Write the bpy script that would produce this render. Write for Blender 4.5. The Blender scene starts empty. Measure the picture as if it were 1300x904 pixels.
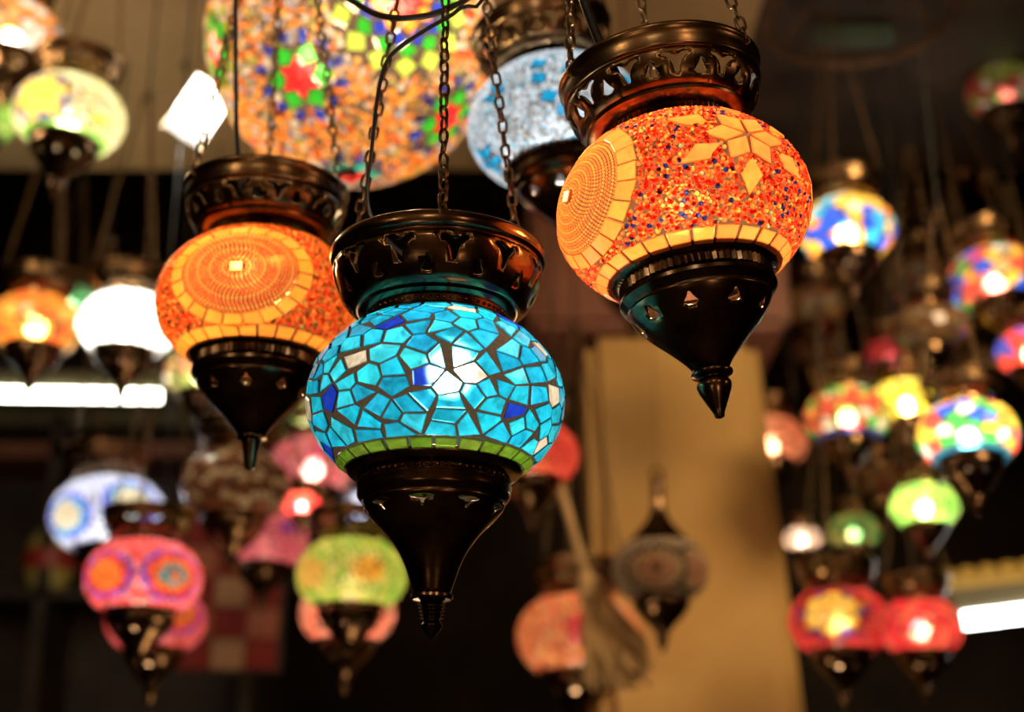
import bpy, bmesh, math, random
import numpy as np
from math import pi, sin, cos, tan, radians, atan2, sqrt
from mathutils import Vector, Matrix, Euler
from mathutils.geometry import delaunay_2d_cdt

random.seed(7); np.random.seed(7)
SC = bpy.context.scene
COL = SC.collection

# ------------------------------------------------------------------ camera
W, H, F = 1300.0, 904.0, 1805.0
PITCH = radians(19.1)
CAM = Vector((0, 0, 1.6))
cd = bpy.data.cameras.new('camera'); cam = bpy.data.objects.new('camera', cd); COL.objects.link(cam)
cd.sensor_width = 36.0; cd.lens = 36.0 * F / W; cd.clip_start = 0.05; cd.clip_end = 60
cam.location = CAM; cam.rotation_euler = (pi/2 + PITCH, 0, 0)
cd.dof.use_dof = True; cd.dof.focus_distance = 0.90; cd.dof.aperture_fstop = 4.0
SC.camera = cam
FWD = Vector((0, cos(PITCH), sin(PITCH))); UP = Vector((0, -sin(PITCH), cos(PITCH))); RIGHT = Vector((1, 0, 0))
def ray(px, py): return FWD + RIGHT*((px - W/2)/F) + UP*((H/2 - py)/F)
def at(px, py, depth): return CAM + ray(px, py)*depth
def at_y(px, py, Y): r = ray(px, py); return CAM + r*(Y/r.y)
def at_z(px, py, Z): r = ray(px, py); return CAM + r*((Z - CAM.z)/r.z)

# ------------------------------------------------------------------ world, lights, exposure
wd = bpy.data.worlds.new('world'); SC.world = wd; wd.use_nodes = True
wd.node_tree.nodes['Background'].inputs[0].default_value = (0.9, 0.62, 0.36, 1)
wd.node_tree.nodes['Background'].inputs[1].default_value = 0.012
vs = SC.view_settings
vs.view_transform = 'Standard'; vs.look = 'None'; vs.gamma = 1.0; vs.exposure = 0.0; vs.use_curve_mapping = False
cy = SC.cycles
cy.use_denoising = True; cy.max_bounces = 7; cy.diffuse_bounces = 3; cy.glossy_bounces = 3
cy.transmission_bounces = 5; cy.transparent_max_bounces = 14
cy.sample_clamp_indirect = 4.0; cy.caustics_reflective = False; cy.caustics_refractive = False
def fill_light(loc, watts, col=(1, .72, .42), rad=.08):
    l = bpy.data.lights.new('fill_point', 'POINT'); l.energy = watts; l.color = col; l.shadow_soft_size = rad
    o = bpy.data.objects.new('fill_point', l); COL.objects.link(o); o.location = loc; return o
# unseen fill lights around the viewer, added for highlights on the metal
fill_light((-1.3, -.5, 2.5), 9, (1, .75, .45))
fill_light((.9, -.9, 2.6), 9, (1, .62, .35))
fill_light((-.3, -1.4, 2.9), 14, (1, .85, .62))
fill_light((1.7, .5, 2.3), 4, (1, .55, .3))
sp = bpy.data.lights.new('column_fill_spot', 'SPOT'); sp.energy = 210; sp.color = (1, .72, .38); sp.spot_size = radians(64); sp.spot_blend = .8; sp.shadow_soft_size = .30  # unseen spot added to brighten the column
so = bpy.data.objects.new('column_fill_spot', sp); COL.objects.link(so); so.location = (1.25, .9, 3.05)
so.rotation_euler = (Vector((.78, 3.05, 2.05)) - Vector(so.location)).to_track_quat('-Z', 'Y').to_euler()
# low fill lights behind the viewer, added to give the cups highlights
fill_light((-.7, -.9, 1.15), 5, (1, .68, .38), .12)
fill_light((.65, -.7, 1.25), 5, (1, .6, .35), .12)
fill_light((-1.0, 1.9, 2.75), 8, (1, .76, .44))  # added fill out of view, brightens the left ceiling, shelf and kilim
fill_light((-.15, 2.2, 1.35), 5, (1, .72, .42), .12)  # added low fill light, below the view

# ------------------------------------------------------------------ materials
def newmat(name):
    m = bpy.data.materials.new(name); m.use_nodes = True; nt = m.node_tree; nt.nodes.clear()
    out = nt.nodes.new('ShaderNodeOutputMaterial'); return m, nt, out
def nd(nt, t, **kw):
    n = nt.nodes.new(t)
    for k, v in kw.items():
        if k.startswith('_'): setattr(n, k[1:], v)
        else: n.inputs[k.replace('__', ' ')].default_value = v
    return n
def glass_mat(name, attr, haze=.34, rough=.42, nscale=9.0, lo=.62, hi=1.18, diff=.12):
    """tinted glass lit from inside: scatters the bulb's light through, plus a blurred glimpse of the bulb"""
    m, nt, out = newmat(name); L = nt.links.new
    if attr: c = nd(nt, 'ShaderNodeVertexColor', _layer_name='Col'); csock = c.outputs['Color']
    else: c = nd(nt, 'ShaderNodeObjectInfo'); csock = c.outputs['Color']
    tc = nd(nt, 'ShaderNodeTexCoord')
    oi = nd(nt, 'ShaderNodeObjectInfo')
    no = nd(nt, 'ShaderNodeTexNoise', _noise_dimensions='4D', Scale=nscale, Detail=3.0, Distortion=1.2)
    L(tc.outputs['Object'], no.inputs['Vector'])
    mw = nd(nt, 'ShaderNodeMath', _operation='MULTIPLY'); mw.inputs[1].default_value = 40
    L(oi.outputs['Random'], mw.inputs[0]); L(mw.outputs[0], no.inputs['W'])
    mr = nd(nt, 'ShaderNodeMapRange'); mr.inputs[1].default_value = .3; mr.inputs[2].default_value = .7
    mr.inputs[3].default_value = lo; mr.inputs[4].default_value = hi
    L(no.outputs['Fac'], mr.inputs[0])
    vm = nd(nt, 'ShaderNodeVectorMath', _operation='SCALE'); L(csock, vm.inputs[0]); L(mr.outputs[0], vm.inputs['Scale'])
    tr = nd(nt, 'ShaderNodeBsdfTranslucent'); L(vm.outputs[0], tr.inputs[0])
    g = nd(nt, 'ShaderNodeGamma'); g.inputs[1].default_value = .6; L(vm.outputs[0], g.inputs[0])
    rf = nd(nt, 'ShaderNodeBsdfRefraction', Roughness=rough, IOR=1.15); L(g.outputs[0], rf.inputs[0])
    m1 = nd(nt, 'ShaderNodeMixShader'); m1.inputs[0].default_value = haze
    L(tr.outputs[0], m1.inputs[1]); L(rf.outputs[0], m1.inputs[2])
    df = nd(nt, 'ShaderNodeBsdfDiffuse'); L(vm.outputs[0], df.inputs[0])
    m3 = nd(nt, 'ShaderNodeMixShader'); m3.inputs[0].default_value = diff
    L(m1.outputs[0], m3.inputs[1]); L(df.outputs[0], m3.inputs[2])
    gl = nd(nt, 'ShaderNodeBsdfGlossy', Roughness=.14)
    lw = nd(nt, 'ShaderNodeFresnel', IOR=1.42)
    m2 = nd(nt, 'ShaderNodeMixShader'); L(lw.outputs[0], m2.inputs[0]); L(m3.outputs[0], m2.inputs[1]); L(gl.outputs[0], m2.inputs[2])
    L(m2.outputs[0], out.inputs[0]); return m
M_TILE = glass_mat('mosaic_glass', False, lo=.45, hi=1.25, nscale=7)
M_GOLD = glass_mat('gold_glass', False, haze=.08, rough=.5, lo=.8, hi=1.1, nscale=7)
M_SOFT = glass_mat('opal_glass', False, haze=.10, lo=.85, hi=1.05)
M_BEAD = glass_mat('glass_beads', True, haze=.02, rough=.35, nscale=30, lo=.8, hi=1.1)
M_UNLIT = glass_mat('unlit_glass', False, haze=.1, diff=.8)
M_UNLIT_BEAD = glass_mat('unlit_beads', True, haze=.1, nscale=30, lo=.8, hi=1.1, diff=.8)
def substrate_mat():
    m, nt, out = newmat('bead_grout_glass'); L = nt.links.new
    oi = nd(nt, 'ShaderNodeObjectInfo')
    tp = nd(nt, 'ShaderNodeBsdfTransparent'); L(oi.outputs['Color'], tp.inputs[0])
    tr = nd(nt, 'ShaderNodeBsdfTranslucent', Color=(.06, .04, .025, 1))
    df = nd(nt, 'ShaderNodeBsdfDiffuse', Color=(.09, .065, .045, 1))
    a = nd(nt, 'ShaderNodeMixShader'); a.inputs[0].default_value = .5; L(tr.outputs[0], a.inputs[1]); L(df.outputs[0], a.inputs[2])
    b = nd(nt, 'ShaderNodeMixShader'); b.inputs[0].default_value = .58; L(tp.outputs[0], b.inputs[1]); L(a.outputs[0], b.inputs[2])
    L(b.outputs[0], out.inputs[0]); return m
M_SUB = substrate_mat()
def rough_mat(name, c1, c2, scale=12, rough=.8, bump=.2, trans=0.0, metallic=0.0, detail=5):
    m, nt, out = newmat(name); L = nt.links.new
    p = nd(nt, 'ShaderNodeBsdfPrincipled', Roughness=rough, Metallic=metallic)
    tc = nd(nt, 'ShaderNodeTexCoord'); no = nd(nt, 'ShaderNodeTexNoise', Scale=scale, Detail=float(detail))
    L(tc.outputs['Object'], no.inputs['Vector'])
    r = nd(nt, 'ShaderNodeValToRGB'); r.color_ramp.elements[0].color = (*c1, 1); r.color_ramp.elements[1].color = (*c2, 1)
    r.color_ramp.elements[0].position = .35; r.color_ramp.elements[1].position = .68
    L(no.outputs['Fac'], r.inputs[0]); L(r.outputs[0], p.inputs['Base Color'])
    if bump:
        b = nd(nt, 'ShaderNodeBump', Strength=bump, Distance=.01); L(no.outputs['Fac'], b.inputs['Height']); L(b.outputs[0], p.inputs['Normal'])
    last = p.outputs[0]
    if trans:
        tr = nd(nt, 'ShaderNodeBsdfTranslucent', Color=(*c2, 1)); mx = nd(nt, 'ShaderNodeMixShader'); mx.inputs[0].default_value = trans
        L(last, mx.inputs[1]); L(tr.outputs[0], mx.inputs[2]); last = mx.outputs[0]
    L(last, out.inputs[0]); return m
def emit_mat(name, col, strength):
    m, nt, out = newmat(name); e = nd(nt, 'ShaderNodeEmission', Color=(*col, 1), Strength=strength); nt.links.new(e.outputs[0], out.inputs[0]); return m
M_BRASS = rough_mat('antique_brass', (.075, .043, .021), (.32, .19, .088), scale=3.5, rough=.27, bump=.04, metallic=1)
M_DARK = rough_mat('blackened_bronze', (.05, .030, .018), (.22, .125, .06), scale=3.5, rough=.22, bump=.04, metallic=1)
M_CHAIN = rough_mat('chain_metal', (.06, .035, .018), (.26, .16, .08), scale=9, rough=.3, bump=.08, metallic=1)
M_GROUT = rough_mat('brown_grout', (.06, .035, .02), (.13, .085, .05), scale=30, rough=.9, bump=.3, trans=.18)
M_CORD = rough_mat('black_cord', (.006, .006, .006), (.016, .015, .014), rough=.45, bump=0)

# ------------------------------------------------------------------ mesh helpers
def mesh(name, v, f, smooth=False):
    me = bpy.data.meshes.new(name); me.from_pydata([tuple(x) for x in v], [], f); me.validate(); me.update()
    if smooth: me.polygons.foreach_set('use_smooth', [True]*len(me.polygons))
    return me
def obj(name, me, mat=None, parent=None, loc=None, color=None):
    o = bpy.data.objects.new(name, me); COL.objects.link(o)
    if mat is not None:
        if len(me.materials) == 0: me.materials.append(mat)
        if me.materials[0] is not mat:
            o.material_slots[0].link = 'OBJECT'; o.material_slots[0].material = mat
    if parent is not None: o.parent = parent
    if loc is not None: o.location = loc
    if color is not None: o.color = (*color[:3], 1)
    return o
def tag(o, label=None, cat=None, group=None, kind=None):
    if label: o['label'] = label
    if cat: o['category'] = cat
    if group: o['group'] = group
    if kind: o['kind'] = kind
    return o
def empty(name, loc, label=None, cat=None, group=None):
    o = bpy.data.objects.new(name, None); COL.objects.link(o); o.location = loc; o.empty_display_size = .05
    return tag(o, label, cat, group)
def lathe(name, prof, n=48, k=1.0, flute=None):
    v, f = [], []
    for j, (r, z) in enumerate(prof):
        for i in range(n):
            t = 2*pi*i/n; rr = r
            if flute and flute[0] <= j <= flute[1]: rr = r*(1 + flute[2]*cos(t*flute[3]))
            v.append((rr*k*cos(t), rr*k*sin(t), z*k))
    for j in range(len(prof)-1):
        for i in range(n):
            a = j*n + i; b = j*n + (i+1) % n; f.append((a, b, b+n, a+n))
    me = mesh(name, v, f, smooth=True); return me
def recalc(me):
    bm = bmesh.new(); bm.from_mesh(me); bmesh.ops.remove_doubles(bm, verts=bm.verts, dist=1e-5)
    bmesh.ops.recalc_face_normals(bm, faces=bm.faces); bm.to_mesh(me); bm.free(); return me
def sharp(o, ang=40):
    me = o.data
    try: me.set_sharp_from_angle(angle=radians(ang))
    except Exception: pass
    return o
def box_me(name, sx, sy, sz, bev=0.0, z0=True):
    bm = bmesh.new(); bmesh.ops.create_cube(bm, size=1)
    for v in bm.verts: v.co = Vector((v.co.x*sx, v.co.y*sy, (v.co.z + (.5 if z0 else 0))*sz))
    if bev: bmesh.ops.bevel(bm, geom=list(bm.edges), offset=bev, segments=2, affect='EDGES')
    me = bpy.data.meshes.new(name); bm.to_mesh(me); bm.free(); return me
def tube_me(name, pts, r, n=6, closed=False, rads=None):
    pts = [Vector(p) for p in pts]; v, f = [], []; m = len(pts); ref = Vector((.3, .8, .5)).normalized()
    for i, p in enumerate(pts):
        a = pts[(i-1) % m] if (closed or i > 0) else p; b = pts[(i+1) % m] if (closed or i < m-1) else p
        t = (b - a).normalized(); u = t.cross(ref)
        if u.length < .05: u = t.cross(Vector((1, 0, 0)))
        u.normalize(); w = t.cross(u); rr = rads[i] if rads else r
        for k in range(n): v.append(p + (u*cos(2*pi*k/n) + w*sin(2*pi*k/n))*rr)
    for i in range(m if closed else m-1):
        for k in range(n):
            a = i*n + k; b = i*n + (k+1) % n; c = ((i+1) % m)*n; f.append((a, b, c + (k+1) % n, c + k))
    if not closed: f.append(tuple(range(n-1, -1, -1))); f.append(tuple((m-1)*n + k for k in range(n)))
    return mesh(name, v, f, smooth=True)
def in_poly(x, y, P):
    c = False; n = len(P)
    for i in range(n):
        x1, y1 = P[i]; x2, y2 = P[(i+1) % n]
        if (y1 > y) != (y2 > y) and x < (x2-x1)*(y-y1)/(y2-y1) + x1: c = not c
    return c
def pierced(name, prof, n, holes, gu=8, gv=8, k=1.0):
    """band of revolution along prof with real cut-out holes; holes in (u, v), u one repeat, v along the profile"""
    P = [Vector(p) for p in prof]; L = [0]
    for a, b in zip(P, P[1:]): L.append(L[-1] + (b-a).length)
    def ev(v):
        s = v*L[-1]
        for i in range(len(P)-1):
            if s <= L[i+1] or i == len(P)-2:
                return P[i].lerp(P[i+1], (s - L[i])/(L[i+1]-L[i]))
    V2, E = [], []
    for h in holes:
        s = len(V2); V2 += [Vector(p) for p in h]; E += [(s+i, s+(i+1) % len(h)) for i in range(len(h))]
    for i in range(gu+1):
        for j in range(gv+1):
            u, v = i/gu, j/gv
            if any(in_poly(u, v, h) for h in holes): continue
            if any((Vector(p) - Vector((u, v))).length < .035 for h in holes for p in h): continue
            V2.append(Vector((u, v)))
    vo, eo, fo, *_ = delaunay_2d_cdt(V2, E, [], 0, 1e-6)
    tri = []
    for t in fo:
        cx = sum(vo[i].x for i in t)/3; cyy = sum(vo[i].y for i in t)/3
        if not any(in_poly(cx, cyy, h) for h in holes): tri.append(t)
    v, f = [], []
    for r in range(n):
        base = len(v)
        for p in vo:
            q = ev(p.y); t = 2*pi*(r + p.x)/n; v.append((q.x*k*cos(t), q.x*k*sin(t), q.y*k))
        f += [tuple(base+i for i in t) for t in tri]
    me = mesh(name, v, f); recalc(me)
    me.polygons.foreach_set('use_smooth', [True]*len(me.polygons)); return me

# ------------------------------------------------------------------ lamp metalwork, in units of the glass half-width
K = 1/163.5
def shift(h, du, dv=0, su=1, sv=1): return [(du + x*su, dv + y*sv) for x, y in h]
FLEUR = [(-.31, .20), (-.26, .27), (-.14, .25), (-.06, .19), (0, .16), (.06, .19), (.14, .25), (.26, .27), (.31, .20), (.20, .14), (.12, .04), (.07, -.08), (.05, -.22), (0, -.27), (-.05, -.22), (-.07, -.08), (-.12, .04), (-.20, .14)]
DROP = [(0, .14), (.035, .05), (.07, -.01), (.11, -.07), (.05, -.11), (-.05, -.11), (-.11, -.07), (-.07, -.01), (-.035, .05)]
BELL = [(0, .5), (.09, .42), (.10, .30), (.22, .08), (.42, -.22), (.40, -.34), (.2, -.46), (0, -.5), (-.2, -.46), (-.40, -.34), (-.42, -.22), (-.22, .08), (-.10, .30), (-.09, .42)]
TEE = [(-.45, .38), (-.22, .48), (0, .5), (.22, .48), (.45, .38), (.36, .22), (.16, .12), (.07, -.1), (.05, -.42), (-.05, -.42), (-.07, -.1), (-.16, .12), (-.36, .22)]
MET = {}
def arc(pts, sub=3):
    """smooth a coarse profile (Catmull-Rom)"""
    P = [Vector(p) for p in pts]; out = []
    for i in range(len(P)-1):
        a = P[max(i-1, 0)]; b = P[i]; c = P[i+1]; d = P[min(i+2, len(P)-1)]
        for s in range(sub):
            t = s/sub
            out.append(.5*((2*b) + (c-a)*t + (2*a-5*b+4*c-d)*t*t + (3*b-a-3*c+d)*t**3))
    out.append(P[-1]); return [tuple(p) for p in out]
def bead_ring(name, r, z, n, br, seg=6):
    v, f = [], []
    for i in range(n):
        t = 2*pi*i/n; c = Vector((r*cos(t), r*sin(t), z)); s = len(v)
        out = Vector((cos(t), sin(t), 0)); tg = Vector((-sin(t), cos(t), 0)); up = Vector((0, 0, 1))
        for lv, (h, q) in enumerate(((0, 1), (.6, .8), (1, .0))):
            for k in range(seg):
                a = 2*pi*k/seg; v.append((c + out*br*h + (tg*cos(a) + up*sin(a))*br*max(q, .02))*K)
        for lv in range(2):
            for k in range(seg):
                f.append((s+lv*seg+k, s+lv*seg+(k+1) % seg, s+(lv+1)*seg+(k+1) % seg, s+(lv+1)*seg+k))
    return mesh(name, v, f, True)
def build_metal(kind, hi=True):
    """kind 'A' the wide dark crown with a row of beads, 'B' the banded crown with a fluted neck"""
    key = (kind, hi)
    if key in MET: return MET[key]
    n = 96 if hi else 32; gu, gv = (8, 9) if hi else (5, 5); D = {}
    if kind == 'A':
        D['neck'] = lathe('neck', [(60, 112.3), (88, 112.3), (90, 98), (96, 99), (98, 102), (97, 105), (93, 107), (94, 114.6), (99, 117), (103, 120.4), (102, 125.1)], n, K)
        D['neck_bead'] = bead_ring('neck_bead', 93, 110.5, 64, 3.0)
        bowl = arc([(103, 120.4), (118, 128.6), (130, 146), (137, 165.7), (139, 183.1)])
        D['crown'] = pierced('crown', bowl, 12, [shift(FLEUR, .29, .70, .9, .85), shift(DROP, .79, .42, 1.1, 1.1)], gu, gv, K)
        D['lip'] = lathe('lip', arc([(139, 181.9), (136, 185.4), (137.5, 188.9), (142, 191.2), (143.5, 195.8), (143.5, 201.6), (141, 207.4), (137.5, 209.2), (134, 206.3), (133.5, 193.5), (135, 183.1), (139, 181.9)], 2), n, K)
        D['collar'] = lathe('collar', arc([(102, -84), (109, -86), (112, -89), (112, -93), (107, -98), (100, -101), (95, -103)], 2) + [(94, -110.1)] + arc([(96, -111), (98.5, -112.7), (97.5, -118), (97, -125.1), (94, -129.6), (91, -133.1)], 2), n, K)
        D['bead_row'] = bead_ring('bead_row', 94.5, -106, 66, 3.2)
        D['cup'] = pierced('cup', arc([(91, -133.1), (88, -141), (79, -152), (63, -168), (49, -185), (40, -200), (33, -216), (27, -234), (22, -248)]), 9, [shift(TEE, .5, .125, .60, -.13)], gu, 3*gv, K)
        fin = [(21, -247), (26, -248.5), (26.5, -252), (24, -254.5), (15, -256)]
        for i in range(5): z = -258 - i*4.4; fin += [(13 - i*.7, z), (17.5 - i*.7, z-1.5), (13 - i*.7, z-3)]
        fin += [(10, -280.5), (13.5, -285), (12.5, -289), (6, -297), (.3, -303)]
        D['finial'] = lathe('finial', fin, 24 if hi else 12, K); tip = -303; rim = (138, 203)
    else:
        D['neck'] = lathe('neck', [(60, 112), (86, 112), (87, 97), (90, 98), (90, 113), (88, 115), (96, 116), (104, 118), (109, 121), (110, 124), (107, 127)], 288 if hi else 32, K, flute=(3, 4, .018, 72) if hi else None)
        bowl = arc([(105, 125), (115, 132), (123, 144), (128, 157), (130, 170)])
        D['crown'] = pierced('crown', bowl, 12, [shift(FLEUR, .28, .60, .95, 1.0), shift(DROP, .78, .50, 1.35, 1.7)], gu, gv, K)
        D['lip'] = lathe('lip', arc([(129, 169), (132, 171), (133, 174), (131, 176), (132, 180), (133.5, 192), (136, 196), (137, 200), (135, 203), (131, 202), (129, 196), (127, 178), (129, 169)], 2), n, K)
        D['collar'] = lathe('collar', [(102, -84), (107, -86), (108, -90), (104, -95), (97, -98), (97, -111), (94, -112), (98, -113.9), (101, -117.6), (101, -122.2), (97, -127.8), (93, -132.5)], 288 if hi else 32, K, flute=(4, 5, .016, 72) if hi else None)
        D['cup'] = pierced('cup', arc([(93, -132.5), (90, -139), (83, -150.1), (70, -165.9), (54, -181.8), (40, -196.6), (29, -209.7), (22, -220.8)]), 9, [shift(BELL, .5, .19, .40, -.16)], gu, 3*gv, K)
        D['finial'] = lathe('finial', arc([(21, -219.9), (26, -222.7), (26, -227.3), (20, -230.1), (18, -232), (22, -239), (20.5, -248), (13.5, -263), (7, -277), (6, -282), (.3, -284)], 2), 24 if hi else 12, K)
        D['finial_slim'] = lathe('finial_slim', arc([(21, -219.9), (24, -221.7), (24, -226.4), (18, -228.2), (16, -231), (13, -245), (10, -260.8), (8, -273.8), (.3, -276)], 2), 24, K)
        tip = -284; rim = (133, 197)
    D['tip'] = tip*K; D['rim'] = (rim[0]*K, rim[1]*K)
    MET[key] = D; return D

# ------------------------------------------------------------------ chain
def link_me(name, L=.096, Wd=.071, r=.0140, n=16, m=6):
    pts = []
    for i in range(n):
        t = 2*pi*i/n; x = Wd*.5*cos(t); z = Wd*.5*sin(t); z += (L-Wd)*(1 if sin(t) > 0 else -1 if sin(t) < 0 else 0)
        pts.append((x, 0, z))
    return tube_me(name, pts, r, m, closed=True)
LINK = link_me('chain_link')
def chain_path(a, b, sag=0):
    a, b = Vector(a), Vector(b); pitch = .107; n = max(2, int((b-a).length/pitch)); return [a.lerp(b, i/n) for i in range(n+1)]
def chain_links(parent, a, b):
    """each link an object of its own"""
    ch = obj('chain', link_hook(), M_CHAIN, parent, a)
    d = (Vector(b)-Vector(a)); q = d.to_track_quat('Z', 'Y'); step = .114; n = int(d.length/step)
    for i in range(n):
        o = obj('chain_link', LINK, M_CHAIN, ch)
        o.location = d.normalized()*(step*(i+.35)) + Vector((random.uniform(-.004, .004), random.uniform(-.004, .004), 0))
        o.rotation_euler = (q @ Euler((random.uniform(-.08, .08), random.uniform(-.08, .08), (i % 2)*pi/2 + .6 + random.uniform(-.25, .25))).to_quaternion()).to_euler()
    return ch
HOOK = None
def link_hook():
    global HOOK
    if HOOK is None: HOOK = tube_me('chain', [(0.03*cos(t), 0, .03*sin(t) - .015) for t in np.linspace(0, 2*pi, 13)[:-1]], .009, 6, closed=True)
    return HOOK
CHAINM = {}
def chain_mesh(a, b):
    """far chains: links too small to pick apart, one part"""
    key = tuple(round(x, 3) for x in (*a, *b))
    if key in CHAINM: return CHAINM[key]
    a, b = Vector(a), Vector(b); d = b-a; q = d.to_track_quat('Z', 'Y'); step = .15; n = int(d.length/step); v, f = [], []
    base = link_me('tmp', .105, .07, .016, 8, 4); bv = [w.co.copy() for w in base.vertices]; bf = [tuple(p.vertices) for p in base.polygons]
    for i in range(n):
        qq = q @ Euler((0, 0, (i % 2)*pi/2 + .5)).to_quaternion(); s = len(v); c = a + d.normalized()*step*(i+.4)
        v += [qq @ w + c for w in bv]; f += [tuple(s+j for j in t) for t in bf]
    CHAINM[key] = mesh('chain', v, f, True); return CHAINM[key]

# ------------------------------------------------------------------ glass shades (unit half-width, half-height B)
B = .74
LO, HI = -math.asin(.755), math.asin(.83)
def P3(d, b=B, off=0.0):
    p = Vector((d[0], d[1], d[2]*b)); nrm = Vector((d[0], d[1], d[2]/b)).normalized(); return p + nrm*off
def sph(az, lat): return Vector((sin(az)*cos(lat), -cos(az)*cos(lat), sin(lat)))
def frame(c):
    c = Vector(c).normalized(); e = Vector((0, 0, 1)).cross(c)
    e = e.normalized() if e.length > 1e-4 else Vector((1, 0, 0)); return c, e, c.cross(e)
def polar(c, rho, th):
    """direction at angle rho from c; th=0 to the right, pi/2 up"""
    c, e, n = frame(c); return c*cos(rho) + (e*cos(th) + n*sin(th))*sin(rho)
def piece_me(name, dirs, h=.022, b=B, bev=.10):
    c = sum((Vector(d) for d in dirs), Vector())/len(dirs); n = len(dirs)
    v = [P3(d, b, -.002) for d in dirs] + [P3(d, b, h*.72) for d in dirs]
    cc = P3(c.normalized(), b, h); v += [P3(d, b, h).lerp(cc, bev) for d in dirs]
    f = [(i, (i+1) % n, n+(i+1) % n, n+i) for i in range(n)] + [(n+i, n+(i+1) % n, 2*n+(i+1) % n, 2*n+i) for i in range(n)] + [tuple(range(2*n, 3*n))]
    me = mesh(name, v, f); return me
def poisson(n, lo, hi, seed, pf=.80):
    rng = np.random.RandomState(seed); pts = []; area = 2*pi*(sin(hi)-sin(lo)); md = sqrt(area/n)*pf; tries = 0
    while len(pts) < n and tries < 60000:
        tries += 1
        z = rng.uniform(sin(lo), sin(hi)); t = rng.uniform(0, 2*pi); r = sqrt(1-z*z); p = np.array((r*cos(t), r*sin(t), z))
        if abs(math.asin(z)-lo) < md*.34 or abs(math.asin(z)-hi) < md*.34: continue
        if pts and np.min(np.linalg.norm(np.array(pts)-p, axis=1)) < md: continue
        pts.append(p)
        if tries > 20000: md *= .999
    return pts
MOS = {}
def mosaic_data(n, lo, hi, seed, gap=.86, b=B, drop=.8, h=.022, pf=.80):
    """irregular cut-glass cells over the belt: [(centre dir, tile mesh)], grout mesh"""
    key = (n, round(lo, 3), round(hi, 3), seed, gap, b)
    if key in MOS: return MOS[key]
    rng = random.Random(seed); pts = poisson(n, lo, hi, seed, pf); N = len(pts); md = sqrt(2*pi*(sin(hi)-sin(lo))/n)
    allp = list(pts)
    for p in pts:
        lat = math.asin(p[2]); az = atan2(p[1], p[0])
        for lim in (lo, hi):
            if abs(lat-lim) < md*1.7:
                l2 = 2*lim-lat
                if abs(l2) < pi/2: allp.append(np.array((cos(l2)*cos(az), cos(l2)*sin(az), sin(l2))))
    allp += [np.array((0, 0, 1.)), np.array((0, 0, -1.))]
    bm = bmesh.new(); vs_ = [bm.verts.new(tuple(p)) for p in allp]; bm.verts.index_update()
    bmesh.ops.convex_hull(bm, input=bm.verts); bm.verts.ensure_lookup_table()
    bmesh.ops.triangulate(bm, faces=bm.faces)
    tiles, gv, gf = [], [], []
    for i in range(N):
        v = bm.verts[i]; c, e, nn = frame(v.co); cell = []
        for fa in v.link_faces:
            a, b2, c2 = (w.co for w in fa.verts); cc = (b2-a).cross(c2-a).normalized()
            if cc.dot(a) < 0: cc = -cc
            cell.append(cc)
        cell.sort(key=lambda q: atan2(q.dot(nn), q.dot(e)))
        if len(cell) < 3: continue
        cen = sum(cell, Vector())/len(cell)
        t = [q.copy() for q in cell]
        while len(t) > 4:
            ls = [(t[k]-t[(k+1) % len(t)]).length for k in range(len(t))]; k = min(range(len(t)), key=lambda q: ls[q])
            if ls[k] < .44*md or (len(t) > 5 and rng.random() < drop):
                # drop the flatter of the two corners, keeping the cut angular
                j = k if rng.random() < .5 else (k+1) % len(t); t.pop(j)
            else: break
        tc = sum(t, Vector())/len(t)
        t = [(tc + (q-tc)*(gap - rng.uniform(0, .05))).normalized() for q in t]
        tiles.append((cen.normalized(), piece_me('tile', t, h*rng.uniform(.75, 1.2), b)))
        def flat(q): return Vector((q.dot(e), q.dot(nn)))
        V2 = [flat(q) for q in cell] + [flat(q) for q in t]; m1, m2 = len(cell), len(t)
        E = [(k, (k+1) % m1) for k in range(m1)] + [(m1+k, m1+(k+1) % m2) for k in range(m2)]
        vo, eo, fo, ov, *_ = delaunay_2d_cdt(V2, E, [], 0, 1e-7); ip = [tuple(p) for p in V2[m1:]]; op = [tuple(p) for p in V2[:m1]]
        s = len(gv); src = cell + t
        for k, p in enumerate(vo): gv.append(P3(src[ov[k][0]] if ov[k] else (c + e*p.x + nn*p.y).normalized(), b, .004))
        for tri in fo:
            x = sum(vo[k].x for k in tri)/3; y = sum(vo[k].y for k in tri)/3
            if not in_poly(x, y, ip) and in_poly(x, y, op): gf.append(tuple(s+k for k in tri))
    bm.free()
    MOS[key] = (tiles, mesh('mosaic_shade', gv, gf)); return MOS[key]
def ring_tiles(lat0, lat1, n, b=B, gap=.93, h=.024, seed=1):
    """square-cut tiles in a band round the lamp"""
    rng = random.Random(seed); out = []
    for i in range(n):
        a0 = 2*pi*i/n; da = 2*pi/n*gap*rng.uniform(.93, 1.0); j = lambda: rng.uniform(-.006, .006)
        out.append((sph(a0+da/2, (lat0+lat1)/2), piece_me('tile', [sph(a0+j(), lat0+j()), sph(a0+da+j(), lat0+j()), sph(a0+da+j(), lat1+j()), sph(a0+j(), lat1+j())], h, b)))
    return out
def band_grout(lat0, lat1, b=B, n=64, seg=3, name='border_grout', off=.003):
    v, f = [], []
    for j in range(seg+1):
        for i in range(n): v.append(P3(sph(2*pi*i/n, lat0+(lat1-lat0)*j/seg), b, off))
    for j in range(seg):
        for i in range(n): f.append((j*n+i, j*n+(i+1) % n, (j+1)*n+(i+1) % n, (j+1)*n+i))
    return mesh(name, v, f, True)
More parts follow.
